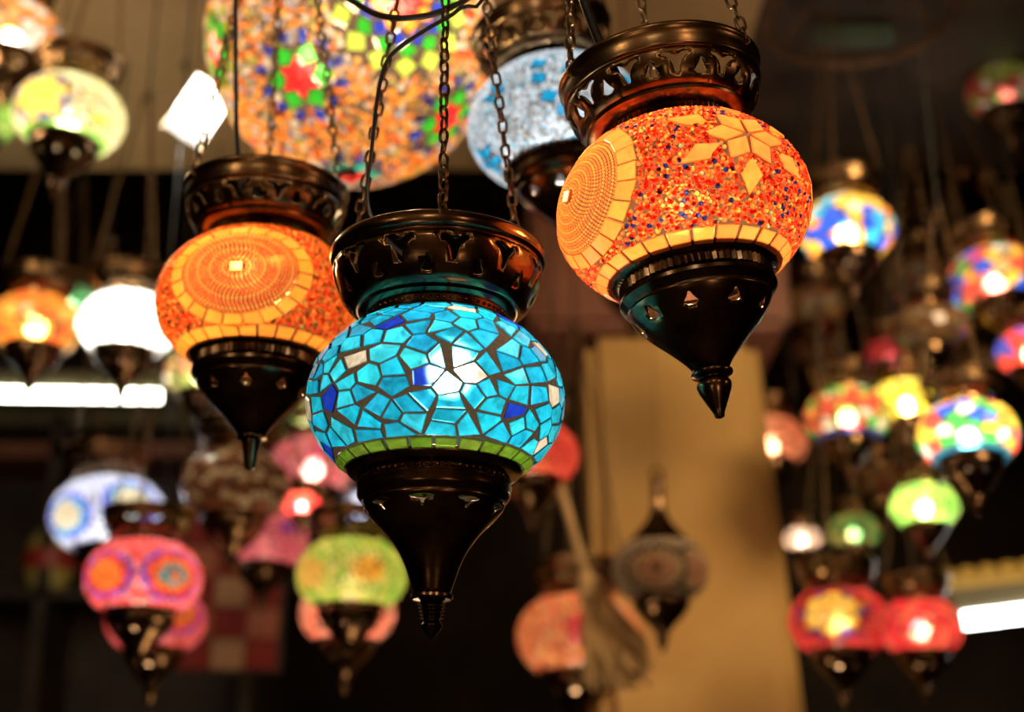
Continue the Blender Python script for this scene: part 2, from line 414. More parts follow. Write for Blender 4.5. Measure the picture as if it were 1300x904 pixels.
def bead_mesh(dirs, cols, rads, b=B, hi=True):
    d = np.array(dirs); c = np.array(cols); r = np.array(rads); n = len(d)
    p = d*np.array((1, 1, b)); nm = d/np.array((1, 1, b)); nm /= np.linalg.norm(nm, axis=1)[:, None]
    ref = np.where(np.abs(nm[:, 2:3]) < .9, np.array((0, 0, 1.)), np.array((1., 0, 0))); e = np.cross(ref, nm); e /= np.linalg.norm(e, axis=1)[:, None]; g = np.cross(nm, e)
    sg = 6 if hi else 5; lv = ((1, 0), (.78, .62)) if hi else ((1, 0), (.7, .6)); V = []
    for q, h in lv:
        for k in range(sg):
            a = 2*pi*k/sg; V.append(p + (e*cos(a) + g*sin(a))*(r*q)[:, None] + nm*(r*h)[:, None])
    V.append(p + nm*(r*.92)[:, None]); m = len(V); V = np.stack(V, 1).reshape(-1, 3); F_ = []
    for k in range(sg):
        k2 = (k+1) % sg; F_ += [(k, k2, sg+k2), (k, sg+k2, sg+k), (sg+k, sg+k2, 2*sg)]
    Fa = (np.array(F_)[None] + (np.arange(n)*m)[:, None, None]).reshape(-1, 3)
    me = bpy.data.meshes.new('glass_beads'); me.from_pydata(V.tolist(), [], Fa.tolist()); me.update()
    me.polygons.foreach_set('use_smooth', np.ones(len(me.polygons), bool))
    ca = me.color_attributes.new('Col', 'FLOAT_COLOR', 'POINT')
    ca.data.foreach_set('color', np.repeat(np.hstack([c, np.ones((n, 1))]), m, axis=0).astype(np.float32).ravel()); return me
def scatter_dirs(n, lo, hi, rng, jit=.35):
    i = np.arange(n) + .5; z = sin(lo) + (sin(hi)-sin(lo))*i/n; t = i*pi*(3-sqrt(5)); sp = sqrt(2*pi*(sin(hi)-sin(lo))/n)
    r = np.sqrt(1-z*z); d = np.stack((r*np.cos(t), r*np.sin(t), z), 1) + rng.normal(0, sp*jit, (n, 3)); return d/np.linalg.norm(d, axis=1)[:, None]
def pick(cols, w, rng): w = np.array(w, float); return cols[rng.choice(len(cols), p=w/w.sum())]

# ------------------------------------------------------------------ lamp assembly
LAMPS = []
def lamp_root(px, py, width, s, label, tilt=0, fwd=0, kind='B', group=None, name='mosaic_lamp', spin=0, depth=None):
    depth = depth or 2*s*F/width
    c = at(px, py, depth); s = width*depth/F/2
    rz = atan2(-c.x, c.y) + spin
    rot = Euler((radians(fwd), radians(tilt), rz), 'XYZ'); tip = -303*K if kind == 'A' else -284*K
    loc = c + rot.to_matrix() @ Vector((0, 0, tip*s))
    r = empty(name, loc, label, 'lamp', group); r.rotation_euler = rot; r.scale = (s, s, s)
    r['_t'] = 0; del r['_t']
    M = Matrix.LocRotScale(c, rot, (s, s, s)); return dict(root=r, M=M, T=Vector((0, 0, -tip)), s=s, c=c, kind=kind)
def pick_dir(lp, px, py, b=B):
    Mi = lp['M'].inverted(); o = Mi @ CAM; d = (Mi.to_3x3() @ ray(px, py)); o = Vector((o.x, o.y, o.z/b)); d = Vector((d.x, d.y, d.z/b))
    a_ = d.dot(d); b_ = o.dot(d); c_ = o.dot(o)-1; q = b_*b_-a_*c_
    if q < 0: t = -b_/a_
    else: t = (-b_-sqrt(q))/a_
    return (o + d*t).normalized()
def add_metal(lp, hi=True, slim=False, mat=None, cupmat=None):
    D = build_metal(lp['kind'], hi); r, T = lp['root'], lp['T']; mat = mat or M_BRASS; cupmat = cupmat or M_DARK
    names = {'crown': 'crown', 'lip': 'crown_rim', 'neck': 'neck_ring', 'neck_bead': 'bead_trim', 'collar': 'collar', 'bead_row': 'bead_trim', 'cup': 'bottom_cup', 'finial': 'finial'}
    made = {}
    for k, nm in names.items():
        if k not in D: continue
        me = D['finial_slim'] if (k == 'finial' and slim and 'finial_slim' in D) else D[k]
        par = r if k in ('crown', 'collar', 'neck') or not made else made.get({'lip': 'crown', 'neck_bead': 'neck', 'bead_row': 'collar', 'cup': None, 'finial': None}.get(k)) or r
        o = obj(nm, me, mat if k in ('crown', 'lip', 'neck', 'neck_bead') else cupmat, par, T if par is r else (0, 0, 0)); made[k] = o
        if k in ('crown', 'cup') and hi:
            md = o.modifiers.new('thickness', 'SOLIDIFY'); md.thickness = .016; md.offset = -1
        if k not in ('crown', 'cup'): sharp(o, 35)
def add_bulb(lp, watts, col=(1, .86, .66), z=0.05, rad=.16, off=(0, 0)):
    l = bpy.data.lights.new('bulb', 'POINT'); l.energy = watts; l.color = col; l.shadow_soft_size = rad*lp['s']
    o = bpy.data.objects.new('bulb', l); COL.objects.link(o); o.parent = lp['root']; o.location = lp['T'] + Vector((off[0], off[1], z)); return o
def add_chains(lp, angles, apex, near=False, cord=True):
    D = build_metal(lp['kind'], near); R_, Z_ = D['rim']; T = lp['T']
    for a in angles:
        t = radians(a); A = Vector((R_*cos(t), R_*sin(t), Z_)) + T; E = Vector((R_*.10*cos(t), R_*.10*sin(t), apex)) + T
        if near: chain_links(lp['root'], A, E)
        else: obj('chain', chain_mesh(Vector((R_, 0, Z_)), Vector((R_*.1, 0, apex))), M_CHAIN, lp['root'], T).rotation_euler = (0, 0, t)
def add_hanger(lp, apex, ztop=3.2):
    """hanging cord from the chain ring up to the ceiling"""
    M = lp['M']; top = M @ Vector((0, 0, apex)); ztop = 5.0 if top.y > 3.15 else ztop; L = (ztop - top.z)/lp['s']
    if L <= 0: return
    T = lp['T']; up = M.to_3x3().inverted() @ Vector((0, 0, 1)); up = up.normalized()
    obj('hanging_cord', tube_me('hanging_cord', [Vector((0, 0, -.1)), Vector((0, 0, 0)), up*L*.5, up*L], .022, 5), M_CORD, lp['root'], T + Vector((0, 0, apex)))
    obj('hanging_ring', tube_me('hanging_ring', [(0.14*cos(t), .14*sin(t), 0) for t in np.linspace(0, 2*pi, 13)[:-1]], .02, 5, closed=True), M_CHAIN, lp['root'], T + Vector((0, 0, apex)))
def tiles_to(lp, shade, tiles, colfn, mat=M_TILE):
    for d, me in tiles: obj('tile', me, mat, shade, None, colfn(d))

# ================================================================== the setting
M_PLASTER = rough_mat('tan_plaster', (.40, .24, .095), (.52, .33, .14), scale=2.2, rough=.85, bump=.15)
M_COLUMN = rough_mat('ochre_column_plaster', (.45, .26, .085), (.55, .34, .12), scale=3.5, rough=.9, bump=.2)
M_WOOD = rough_mat('dark_wood', (.018, .010, .006), (.05, .028, .015), scale=6, rough=.6, bump=.2)
M_REDWOOD = rough_mat('red_brown_wood', (.16, .05, .028), (.24, .085, .045), scale=7, rough=.55, bump=.15)
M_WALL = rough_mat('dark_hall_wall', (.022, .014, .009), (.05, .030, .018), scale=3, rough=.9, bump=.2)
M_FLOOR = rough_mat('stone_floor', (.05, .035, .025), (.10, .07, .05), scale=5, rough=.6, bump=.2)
M_OLIVE = rough_mat('olive_metal', (.07, .06, .03), (.11, .10, .05), scale=6, rough=.5, bump=0)
M_YELLOW = rough_mat('yellow_board', (.42, .28, .06), (.55, .38, .10), scale=5, rough=.6, bump=.1)
M_IRON = rough_mat('rusty_iron', (.05, .025, .012), (.16, .08, .035), scale=14, rough=.5, bump=.2, metallic=.7)
M_TEAL = rough_mat('teal_paint', (.05, .08, .06), (.09, .13, .10), scale=5, rough=.7, bump=.1)
M_CREAM = rough_mat('cream_ceramic', (.55, .42, .26), (.68, .55, .36), scale=6, rough=.3, bump=0)
M_TUBE = emit_mat('fluorescent_tube_glow', (1, .97, .78), 14)
M_TUBE_W = emit_mat('white_tube_glow', (1, 1, .97), 14)
def struct(name, me, mat, loc=(0, 0, 0), label=None): return tag(obj(name, me, mat, None, loc), label, None, None, 'structure')
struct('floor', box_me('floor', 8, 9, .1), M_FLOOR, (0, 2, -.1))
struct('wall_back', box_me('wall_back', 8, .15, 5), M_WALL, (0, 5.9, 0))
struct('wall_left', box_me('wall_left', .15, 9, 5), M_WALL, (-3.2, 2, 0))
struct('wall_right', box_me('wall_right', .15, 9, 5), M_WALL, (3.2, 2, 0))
struct('ceiling', box_me('ceiling', 3.62, 6.0, .12), M_PLASTER, (-1.31, .2, 3.2))
struct('ceiling_timber', box_me('ceiling_timber', 2.62, 6.0, .12), M_WOOD, (1.81, .2, 3.2))
struct('wall_front', box_me('wall_front', 8, .15, 3.2), M_PLASTER, (0, -2.55, 0))
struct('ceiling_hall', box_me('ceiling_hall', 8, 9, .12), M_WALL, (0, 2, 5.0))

# ochre column, wider towards the ground
def frustum(name, q_top, q_bot, y0, dep, zt, zb, bev):
    bm = bmesh.new(); vs = []
    for z, (x0, x1) in ((zb, q_bot), (zt, q_top)):
        for x, y in ((x0, y0), (x1, y0), (x1, y0+dep), (x0, y0+dep)): vs.append(bm.verts.new((x, y, z)))
    for f in ((0, 3, 2, 1), (4, 5, 6, 7), (0, 1, 5, 4), (1, 2, 6, 5), (2, 3, 7, 6), (3, 0, 4, 7)): bm.faces.new([vs[i] for i in f])
    bmesh.ops.bevel(bm, geom=list(bm.edges), offset=bev, segments=5, affect='EDGES')
    me = bpy.data.meshes.new(name); bm.to_mesh(me); bm.free(); return me
CY = 3.05
tl_, tr_ = at_y(741, 420, CY), at_y(962, 420, CY); bl_, br_ = at_y(760, 814, CY), at_y(1013, 814, CY)
k_ = tl_.z/(tl_.z-bl_.z)
gx0 = tl_.x + (bl_.x-tl_.x)*k_; gx1 = tr_.x + (br_.x-tr_.x)*k_
col_ = struct('column', frustum('column', (tl_.x, tr_.x), (gx0, gx1), CY, .36, tl_.z, 0.0, .035), M_COLUMN, label='ochre plastered column, wider towards its foot')
cap0, cap1 = at_y(672, 400, CY-.04), at_y(1000, 300, CY-.04)
struct('trim_1', box_me('trim_1', cap1.x-cap0.x, .46, 3.2-tl_.z, .02), M_REDWOOD, ((cap0.x+cap1.x)/2, CY+.2, tl_.z), 'brown timber beam over the column')

# fluorescent tubes
def tube_light(name, p0, p1, r, mat, label, watts_label=None):
    d = p1-p0; root = empty(name, p0, label, 'light', 'fluorescent tubes')
    obj('glass_tube', tube_me('glass_tube', [(0, 0, 0), d*.5, d], r, 12), mat, root)
    for q, s in ((0, -1), (1, 1)):
        e = d.normalized(); c = d*q
        obj('end_cap', tube_me('end_cap', [c - e*.012*s, c + e*.02*s], r*1.12, 12), M_OLIVE, root)
    mid = d*.5; L = d.length
    fx = box_me('fixture', L*1.04, .06, .045, .006); o = obj('fixture', fx, M_OLIVE, root, mid + Vector((0, .03, r*1.3)))
    o.rotation_euler = (0, -atan2(d.z, d.x), 0); return root
tube_light('fluorescent_tube', at(-70, 499, 3.5), at(212, 503, 3.5), .015, M_TUBE, 'glowing yellowish fluorescent tube beyond the white and orange lamps')
tube_light('fluorescent_tube', at(1214, 789, 3.0), at(1420, 764, 3.0), .017, M_TUBE_W, 'glowing white fluorescent tube under the yellow scalloped board')

# yellow scalloped board above the right tube
p0, p1 = at(1165, 752, 3.2), at(1430, 717, 3.2); d = p1-p0
rt = empty('scalloped_board', p0, 'yellow pelmet board with a scalloped upper edge over the white tube', 'board')
rt.rotation_euler = (0, -atan2(d.z, d.x), 0); L_ = d.length
obj('board', box_me('board', L_, .03, .045, .004), M_YELLOW, rt, (L_/2, 0, -.03))
for i in range(int(L_/.047)):
    sc = tube_me('scallop', [(0, -.008, 0), (0, .008, 0)], .026, 12)
    obj('scallop', sc, M_YELLOW, rt, (.025+i*.047, 0, .018))

# shelving at the left
sy = 4.3
q0, q1 = at_y(-60, 545, sy), at_y(330, 545, sy)
rt = empty('wall_shelf', ((q0.x+q1.x)/2, sy+.15, 0), 'dark wooden shelving with a red-brown board, below the left tube', 'shelf')
wsh = q1.x-q0.x
zo = at_y(100, 528, sy).z; zr = at_y(100, 568, sy).z; z3 = at_y(100, 760, sy).z
obj('shelf_board', box_me('shelf_board', wsh, .3, .055, .004), M_OLIVE, rt, (0, 0, zo-.03))
obj('shelf_board', box_me('shelf_board', wsh, .3, .05, .004), M_REDWOOD, rt, (0, 0, zr-.03))
obj('shelf_board', box_me('shelf_board', wsh, .3, .03, .004), M_WOOD, rt, (0, 0, z3))
for x in (-wsh/2, -.15, wsh/2): obj('upright', box_me('upright', .04, .3, zo), M_WOOD, rt, (x, 0, 0))
obj('back_panel', box_me('back_panel', wsh, .02, zo), M_WOOD, rt, (0, .15, 0))
def vase(px, py, Y, hgt, prof, mat, label, band=None):
    p = at_y(px, py, Y); r = empty('ceramic_vase', p, label, 'vase')
    obj('body', lathe('body', arc([(x*hgt, z*hgt) for x, z in prof], 3), 20), mat, r)
    if band: obj('painted_band', lathe('painted_band', [(prof[band[0]][0]*hgt*1.02, prof[band[0]][1]*hgt), (prof[band[1]][0]*hgt*1.03, prof[band[1]][1]*hgt)], 20), band[2], r)
VP = [(.0, 0), (.16, .0), (.22, .1), (.27, .3), (.24, .5), (.13, .68), (.09, .8), (.12, .95), (.14, 1.0), (.08, .98)]
M_RED = rough_mat('red_paint', (.35, .03, .02), (.5, .05, .04), rough=.4, bump=0)
M_YEL = rough_mat('yellow_glaze', (.5, .4, .08), (.6, .5, .14), rough=.3, bump=0)
for px, m, lb, hh in ((66, M_YEL, 'yellow ceramic vase with a red band on the shelf', .30), (160, M_CREAM, 'cream ceramic vase on the shelf behind the blue and white lamp', .27)):
    p = at_y(px, 760, sy+.1); pz = z3+.03
    pr = ray(px, 700); X = at_y(px, 700, sy+.08).x
    r = empty('ceramic_vase', (X, sy+.08, pz), lb, 'vase', 'vases on the shelf')
    obj('body', lathe('body', arc([(x*hh, z*hh) for x, z in VP], 3), 20), m, r)
    if m is M_YEL: obj('painted_band', lathe('painted_band', [(.265*hh*1.03, .22*hh), (.28*hh*1.03, .32*hh), (.262*hh*1.03, .43*hh)], 20), M_RED, r)

# chequered rug hanging behind the pink lamps
ky = 4.0; k0, k1 = at_y(238, 655, ky), at_y(352, 850, ky); nx, nz = 3, 5
rt = empty('kilim_rug', ((k0.x+k1.x)/2, ky, k1.z), 'chequered red and tan kilim hanging behind the pink lamps', 'rug')
M_KR = rough_mat('red_wool', (.22, .02, .02), (.32, .04, .03), scale=60, rough=.95, bump=.3)
M_KT = rough_mat('tan_wool', (.42, .22, .12), (.52, .30, .17), scale=60, rough=.95, bump=.3)
M_KD = rough_mat('salmon_wool', (.40, .12, .07), (.5, .17, .10), scale=60, rough=.95, bump=.3)
kw, kh = (k1.x-k0.x)/nx, (k0.z-k1.z)/nz
obj('backing', box_me('backing', kw*nx+.02, .012, kh*nz+.02), M_WOOD, rt, (0, .012, -.01))
pm = box_me('patch', kw*.96, .012, kh*.96, .003); pm.materials.append(M_KR)
for i in range(nx):
    for j in range(nz): obj('patch', pm, [M_KR, M_KT, M_KR, M_KD][(i + j) % 2 + 2*(j % 2)], rt, ((i-(nx-1)/2)*kw, 0, j*kh))
obj('hanging_pole', tube_me('hanging_pole', [(-kw*1.7, 0, kh*nz+.02), (kw*1.7, 0, kh*nz+.02)], .012, 8), M_WOOD, rt)

for x in (-kw*1.5, kw*1.5): obj('hanging_cord', tube_me('hanging_cord', [(x, 0, kh*nz+.02), (x, 0, 5.0-k1.z)], .003, 5), M_CORD, rt)

# straw broom leaning beside the column
b0, b1, b2 = at(702, 585, 2.60), at(748, 742, 2.57), at(792, 850, 2.53)
rt = empty('straw_broom', b2, 'tan straw broom with a thin wooden handle leaning by the column', 'broom')
M_STRAW = rough_mat('straw', (.46, .28, .12), (.60, .40, .19), scale=20, rough=.85, bump=.4)
obj('handle', tube_me('handle', [b0-b2, b0.lerp(b1, .5)-b2, b1-b2], .0085, 8), M_STRAW, rt)
obj('hanging_cord', tube_me('hanging_cord', [b0-b2, Vector((b0.x-b2.x, b0.y-b2.y, 3.2-b2.z))], .0015, 5), M_CORD, rt)
hd = obj('binding', tube_me('binding', [(b1-b2)*1.12, (b1-b2)*.98, (b1-b2)*.86], .02, 10, rads=[.012, .024, .03]), M_STRAW, rt)
rb = random.Random(2); sv, sf = [], []
for i in range(150):
    a = (b1-b2)*.9 + Vector((rb.uniform(-.022, .022), rb.uniform(-.02, .02), rb.uniform(-.02, .02))); e = Vector((rb.uniform(-.075, .05), rb.uniform(-.04, .04), rb.uniform(-.04, .05)))
    m_ = tube_me('t', [a, a.lerp(e, .5), e], .004, 4); s0 = len(sv); sv += [v.co.copy() for v in m_.vertices]; sf += [tuple(s0+q for q in p.vertices) for p in m_.polygons]; bpy.data.meshes.remove(m_)
tag(obj('straw', mesh('straw', sv, sf, True), M_STRAW, rt), kind='stuff')

# iron hoop and painted beam at the upper right
hc = at(1090, 22, 2.6); rt = empty('iron_hoop', hc, 'rusty iron hoop hanging from the ceiling at the upper right', 'hoop')
rr = 116*2.6/F
obj('ring', tube_me('ring', [(rr*cos(t), rr*sin(t), 0) for t in np.linspace(0, 2*pi, 41)[:-1]], .008, 8, closed=True), M_IRON, rt)
for a in (.3, 2.4, 4.5): obj('rod', tube_me('rod', [(rr*cos(a), rr*sin(a), 0), (rr*.1*cos(a), rr*.1*sin(a), 3.19-hc.z)], .004, 6), M_IRON, rt)
p = at(1085, 58, 2.9)
tag(obj('painted_batten', box_me('painted_batten', .16, .02, .045, .004), M_TEAL, None, p), 'faded teal painted batten below the timber ceiling', 'batten')

# black cable loop at the top
pts = [at(432, -8, 1.02), at(455, 6, 1.0), at(480, 19, .99), at(510, 23, .98), at(545, 19, .98), at(575, 8, .98), at(600, -8, .98), at(640, -60, .98)]
pts = [Vector(p) for p in pts]; sm = []
for i in range(len(pts)-1):
    a, b_, c_, d_ = pts[max(i-1, 0)], pts[i], pts[i+1], pts[min(i+2, len(pts)-1)]
    for s_ in range(5):
        t = s_/5; sm.append(.5*((2*b_) + (c_-a)*t + (2*a-5*b_+4*c_-d_)*t*t + (3*b_-a-3*c_+d_)*t**3))
tag(obj('electric_cable', tube_me('electric_cable', [Vector((sm[0].x-.06, sm[0].y+.02, 3.2)), sm[0]+Vector((-.05, .015, .3)), sm[0]+Vector((-.03, .01, .12))] + sm + [pts[-1], pts[-1]+Vector((.02, 0, .2)), Vector((pts[-1].x+.02, pts[-1].y, 3.2))], .0022, 8), M_CORD), 'black electric cable sagging in front of the big beaded globe lamp', 'cable')

# ================================================================== foreground lamps
G_FRONT = 'sharp mosaic lamps hanging in front'
AQUA = [(.010, .42, .64), (.012, .36, .57), (.02, .49, .70), (.008, .31, .52), (.03, .55, .74)]
def rcol(cs, v=.0): c = random.choice(cs); return tuple(max(0, x*(1+random.uniform(-v, v))) for x in c)

# ---- turquoise lamp
lp = lamp_root(553, 511, 322, .0825, 'turquoise mosaic lamp of irregular cut glass with a lime tile border, in front', kind='A', group=G_FRONT)
TURQ = lp
add_metal(lp, mat=M_DARK, cupmat=M_DARK)
lo_b = LO + radians(8.5)
tiles, gm = mosaic_data(285, lo_b, HI, 11, .915, pf=.70, drop=.45)
sh = obj('mosaic_shade', gm, M_GROUT, lp['root'], lp['T'])
spots = {}
for cl, pts_ in (((.62, .52, .38), ((572, 392), (452, 470), (583, 468), (676, 436), (703, 500), (398, 520), (690, 560))), ((.010, .035, .40), ((490, 410), (535, 479), (420, 503), (662, 517), (416, 563), (640, 402)))):
    for x, y in pts_:
        d0 = pick_dir(lp, x, y); spots[max(range(len(tiles)), key=lambda i: tiles[i][0].dot(d0))] = cl
for i in random.sample([i for i, t in enumerate(tiles) if t[0].y > .2], 12): spots[i] = random.choice([(.62, .52, .38), (.010, .035, .40)])
for i, (d, me) in enumerate(tiles): obj('tile', me, M_TILE, sh, None, spots.get(i) or rcol(AQUA, .07))
obj('border_grout', band_grout(LO, lo_b, off=.001), M_SUB, sh, None, (.8, .8, .6))
tiles_to(lp, sh, ring_tiles(LO - .01, lo_b - .01, 25, seed=3), lambda d: rcol([(.30, .55, .05), (.36, .60, .08), (.26, .50, .04)], .1))
add_bulb(lp, .80, (1, .93, .82), z=.20, off=(.10, -.12))
add_chains(lp, (-88, 32, 152), 6.3, near=True); add_hanger(lp, 6.3)

# ---- beaded lamps
ORANGE_BEADS = ([(.85, .18, .06), (.90, .32, .10), (.85, .10, .05), (.95, .55, .18), (.38, .14, .05)], [4, 4, 2.4, 1.2, .8])
GOLD = [(.93, .49, .15), (.93, .46, .14), (.90, .44, .12)]
def beaded_shade(lp, n, colfn, excl, seed, b=B, lo=LO, hi=HI, subcol=(.9, .55, .25), size=.62, extra=None, himesh=True, rvar=.18, jit=.35, mat=None):
    rng = np.random.RandomState(seed); dirs, cols, rads = [], [], []; sp = sqrt(2*pi*(sin(hi)-sin(lo))/n)
    for d in scatter_dirs(n, lo, hi, rng, jit):
        if abs(d[2]) >= 1 or not (sin(lo) < d[2] < sin(hi)): continue
        v = Vector(d)
        if excl(v): continue
        c = colfn(v, rng)
        if c is None: continue
        dirs.append(d); cols.append(c); rads.append(sp*size*rng.uniform(1-rvar, 1+rvar))
    if extra:
        for d, c, r in extra: dirs.append(tuple(d)); cols.append(c); rads.append(r)
    sh = obj('bead_shade', band_grout(lo, hi, b, 72 if himesh else 36, 20 if himesh else 12, 'bead_shade', -.002), M_SUB, lp['root'], lp['T'], subcol)
    bd = obj('glass_beads', bead_mesh(dirs, cols, rads, b, himesh), mat or M_BEAD, sh); tag(bd, kind='stuff'); return sh
def medallion(c, r_in, r_out, n, rng, rows, sp_col):
    """concentric rows of beads inside a ring of square tiles"""
    tiles, beads = [], []
    for i in range(n):
        a0 = 2*pi*i/n; da = 2*pi/n*rng.uniform(.88, .95); j = lambda: rng.uniform(-.008, .008)
        tiles.append((c, piece_me('tile', [polar(c, r_in+j(), a0), polar(c, r_out+j(), a0+j()), polar(c, r_out+j(), a0+da+j()), polar(c, r_in+j(), a0+da)], .024)))
    for k in range(1, rows+1):
        rho = r_in*.985*k/(rows+.3); m = max(4, int(2*pi*rho/(r_in/rows)*.80))
        for q in range(m): beads.append((polar(c, rho, 2*pi*q/m + k*.7), sp_col(k), r_in/rows*.43))
    return tiles, beads
def outside(c, r):
    cr = cos(r); return lambda v: v.dot(c) > cr

# ---- orange lamp with bead medallions
lp = lamp_root(330, 387, 256, .0825, 'orange beaded lamp showing a full round medallion edged in gold squares', kind='B', group=G_FRONT)
add_metal(lp, slim=True)
rg = random.Random(5); c0 = pick_dir(lp, 300, 338); az0 = atan2(c0.x, -c0.y); lat0 = math.asin(c0.z)
meds = [sph(az0 + k*2*pi/3, lat0) for k in range(3)]
R1, R2 = radians(33), radians(41.5); lo_b = LO + radians(10)
tl, bd = [], []
rowcol = lambda k: rg.choice([(.88, .27, .10), (.90, .32, .11), (.85, .20, .08)]) if k % 4 else (.95, .50, .16)
for c in meds:
    a, b_ = medallion(c, R1, R2, 21, rg, 17, rowcol); tl += a; bd += b_
    tl.append((c, piece_me('tile', [polar(c, .085, q*pi/2 + pi/4) for q in range(4)], .03)))
ex = [outside(c, R2+.01) for c in meds]
def orange_fn(v, rng):
    if rng.rand() < .10: return (.06, .045, .015) if rng.rand() < .6 else (.45, .5, .3)
    return pick(*ORANGE_BEADS, rng)
bd = [q for q in bd if Vector(q[0]).z > sin(LO)+.01 and Vector(q[0]).z < sin(HI) and all(Vector(q[0]).dot(polar(c, 0, 0)) < cos(.075) for c in meds)]
sh = beaded_shade(lp, 11000, orange_fn, lambda v: any(e(v) for e in ex) or v.z < sin(lo_b), 21, extra=bd)
tl += ring_tiles(LO-.01, lo_b-.008, 26, seed=8)
tl += ring_tiles(HI-.10, HI-.005, 24, seed=9)
tiles_to(lp, sh, tl, lambda d: rcol(GOLD, .08), M_GOLD)
add_bulb(lp, 2.3, (1, .80, .50), z=.36, off=(-.16, 0), rad=.12)
add_chains(lp, (-150, -30, 90), 5.9, near=True); add_hanger(lp, 5.9)
LEFTL = lp

# ---- orange and red lamp with a star of diamond tiles
lp = lamp_root(867, 269, 319, .0825, 'red orange beaded lamp with a gold diamond star and small blue beads', tilt=-7.0, kind='B', group=G_FRONT)
add_metal(lp)
rg = random.Random(6); st = pick_dir(lp, 947, 172); cL = pick_dir(lp, 722, 250); azs = atan2(st.x, -st.y)
azl = atan2(cL.x, -cL.y); meds = [cL, sph(azl+pi, math.asin(cL.z))]; stars = [st, sph(azs+pi, math.asin(st.z))]
R1, R2 = radians(33), radians(42); tl, bd = [], []
rowcol2 = lambda k: rg.choice([(.90, .27, .11), (.90, .31, .12)]) if k % 3 else (.95, .42, .16)
for c in meds:
    a, b_ = medallion(c, R1, R2, 21, rg, 19, rowcol2); tl += a; bd += b_
    tl.append((c, piece_me('tile', [polar(c, .08, q*pi/2 + .3) for q in range(4)], .03)))
star_polys = []
for c in stars:
    for q in range(6):
        t = q*pi/3 + radians(-63)
        tl.append((c, piece_me('tile', [polar(c, .03, t), polar(c, .215, t-.49), polar(c, .35, t), polar(c, .215, t+.49)], .028)))
        t += pi/6
        tl.append((c, piece_me('tile', [polar(c, .265, t), polar(c, .44, t-.235), polar(c, .64, t), polar(c, .44, t+.235)], .028)))
def star_ex(v):
    for c in stars:
        g = v.dot(c)
        if g > cos(.65):
            rho = math.acos(min(1, g))/1.15; _, e, n_ = frame(c); t = (atan2(v.dot(n_), v.dot(e)) - radians(-63)) % (pi/3)
            u = min(t, pi/3-t)
            if rho < .30 - .20*u: return True
            if .24 < rho < .55 and abs(t-pi/6) < .25*(1-abs(rho-.39)/.17): return True
    return False
ex = [outside(c, R2+.01) for c in meds]; lo_b = LO + radians(9)
def redor_fn(v, rng):
    q = rng.rand()
    if q < .045: return (.01, .03, .50)
    if q < .06: return (.30, .50, .40)
    if q < .10: return None
    return pick([(.9, .16, .09), (.95, .27, .12), (.88, .09, .07), (.95, .50, .16), (.45, .07, .04)], [4, 4, 3, 1.2, 1], rng)
bd = [q for q in bd if sin(LO)+.01 < Vector(q[0]).z < sin(HI) and all(Vector(q[0]).dot(c) < cos(.07) for c in meds)]
sh = beaded_shade(lp, 9000, redor_fn, lambda v: any(e(v) for e in ex) or star_ex(v) or v.z < sin(lo_b), 22, extra=bd)
tl += ring_tiles(LO-.01, lo_b-.008, 25, seed=12)
tiles_to(lp, sh, tl, lambda d: rcol([(.95, .37, .16), (.95, .34, .15), (.95, .41, .17)], .08), M_GOLD)
add_bulb(lp, 2.7, (1, .78, .5), z=.08)
add_chains(lp, (-150, -30, 90), 6.2, near=True); add_hanger(lp, 6.2)
RIGHTL = lp

# power cords of the front lamps
def cord(lp, world_pts, r=.0021):
    e_ = Vector(world_pts[-1]); world_pts = list(world_pts) + [e_ + Vector((0, 0, .25)), Vector((e_.x, e_.y, 3.2))]
    Mi = lp['M'].inverted(); P = [Mi @ Vector(p) + lp['T'] for p in world_pts]; sm = []
    for i in range(len(P)-1):
        a, b_, c_, d_ = P[max(i-1, 0)], P[i], P[i+1], P[min(i+2, len(P)-1)]
        for s_ in range(4):
            t = s_/4; sm.append(.5*((2*b_) + (c_-a)*t + (2*a-5*b_+4*c_-d_)*t*t + (3*b_-a-3*c_+d_)*t**3))
    obj('power_cord', tube_me('power_cord', sm + [P[-1]], r/lp['s'], 6), M_CORD, lp['root'])
dT = TURQ['c'].y/cos(PITCH)*.98
cord(TURQ, [at(520, 330, .97), at(480, 290, .97), at(466, 250, .96), at(472, 190, .95), at(478, 130, .95), at(488, 85, .95), at(505, 62, .95), at(545, 35, .955), at(585, 10, .96), at(620, -40, .97)], .0014)
dl = 1.17
cord(LEFTL, [at(318, 300, dl), at(304, 215, dl), at(300, 150, dl), at(299, 60, dl), at(299, -40, dl), at(303, -160, dl)])
cord(RIGHTL, [at(800, 130, .93), at(762, 55, .93), at(748, 20, .93), at(738, -10, .93), at(720, -90, .93)], .0032)

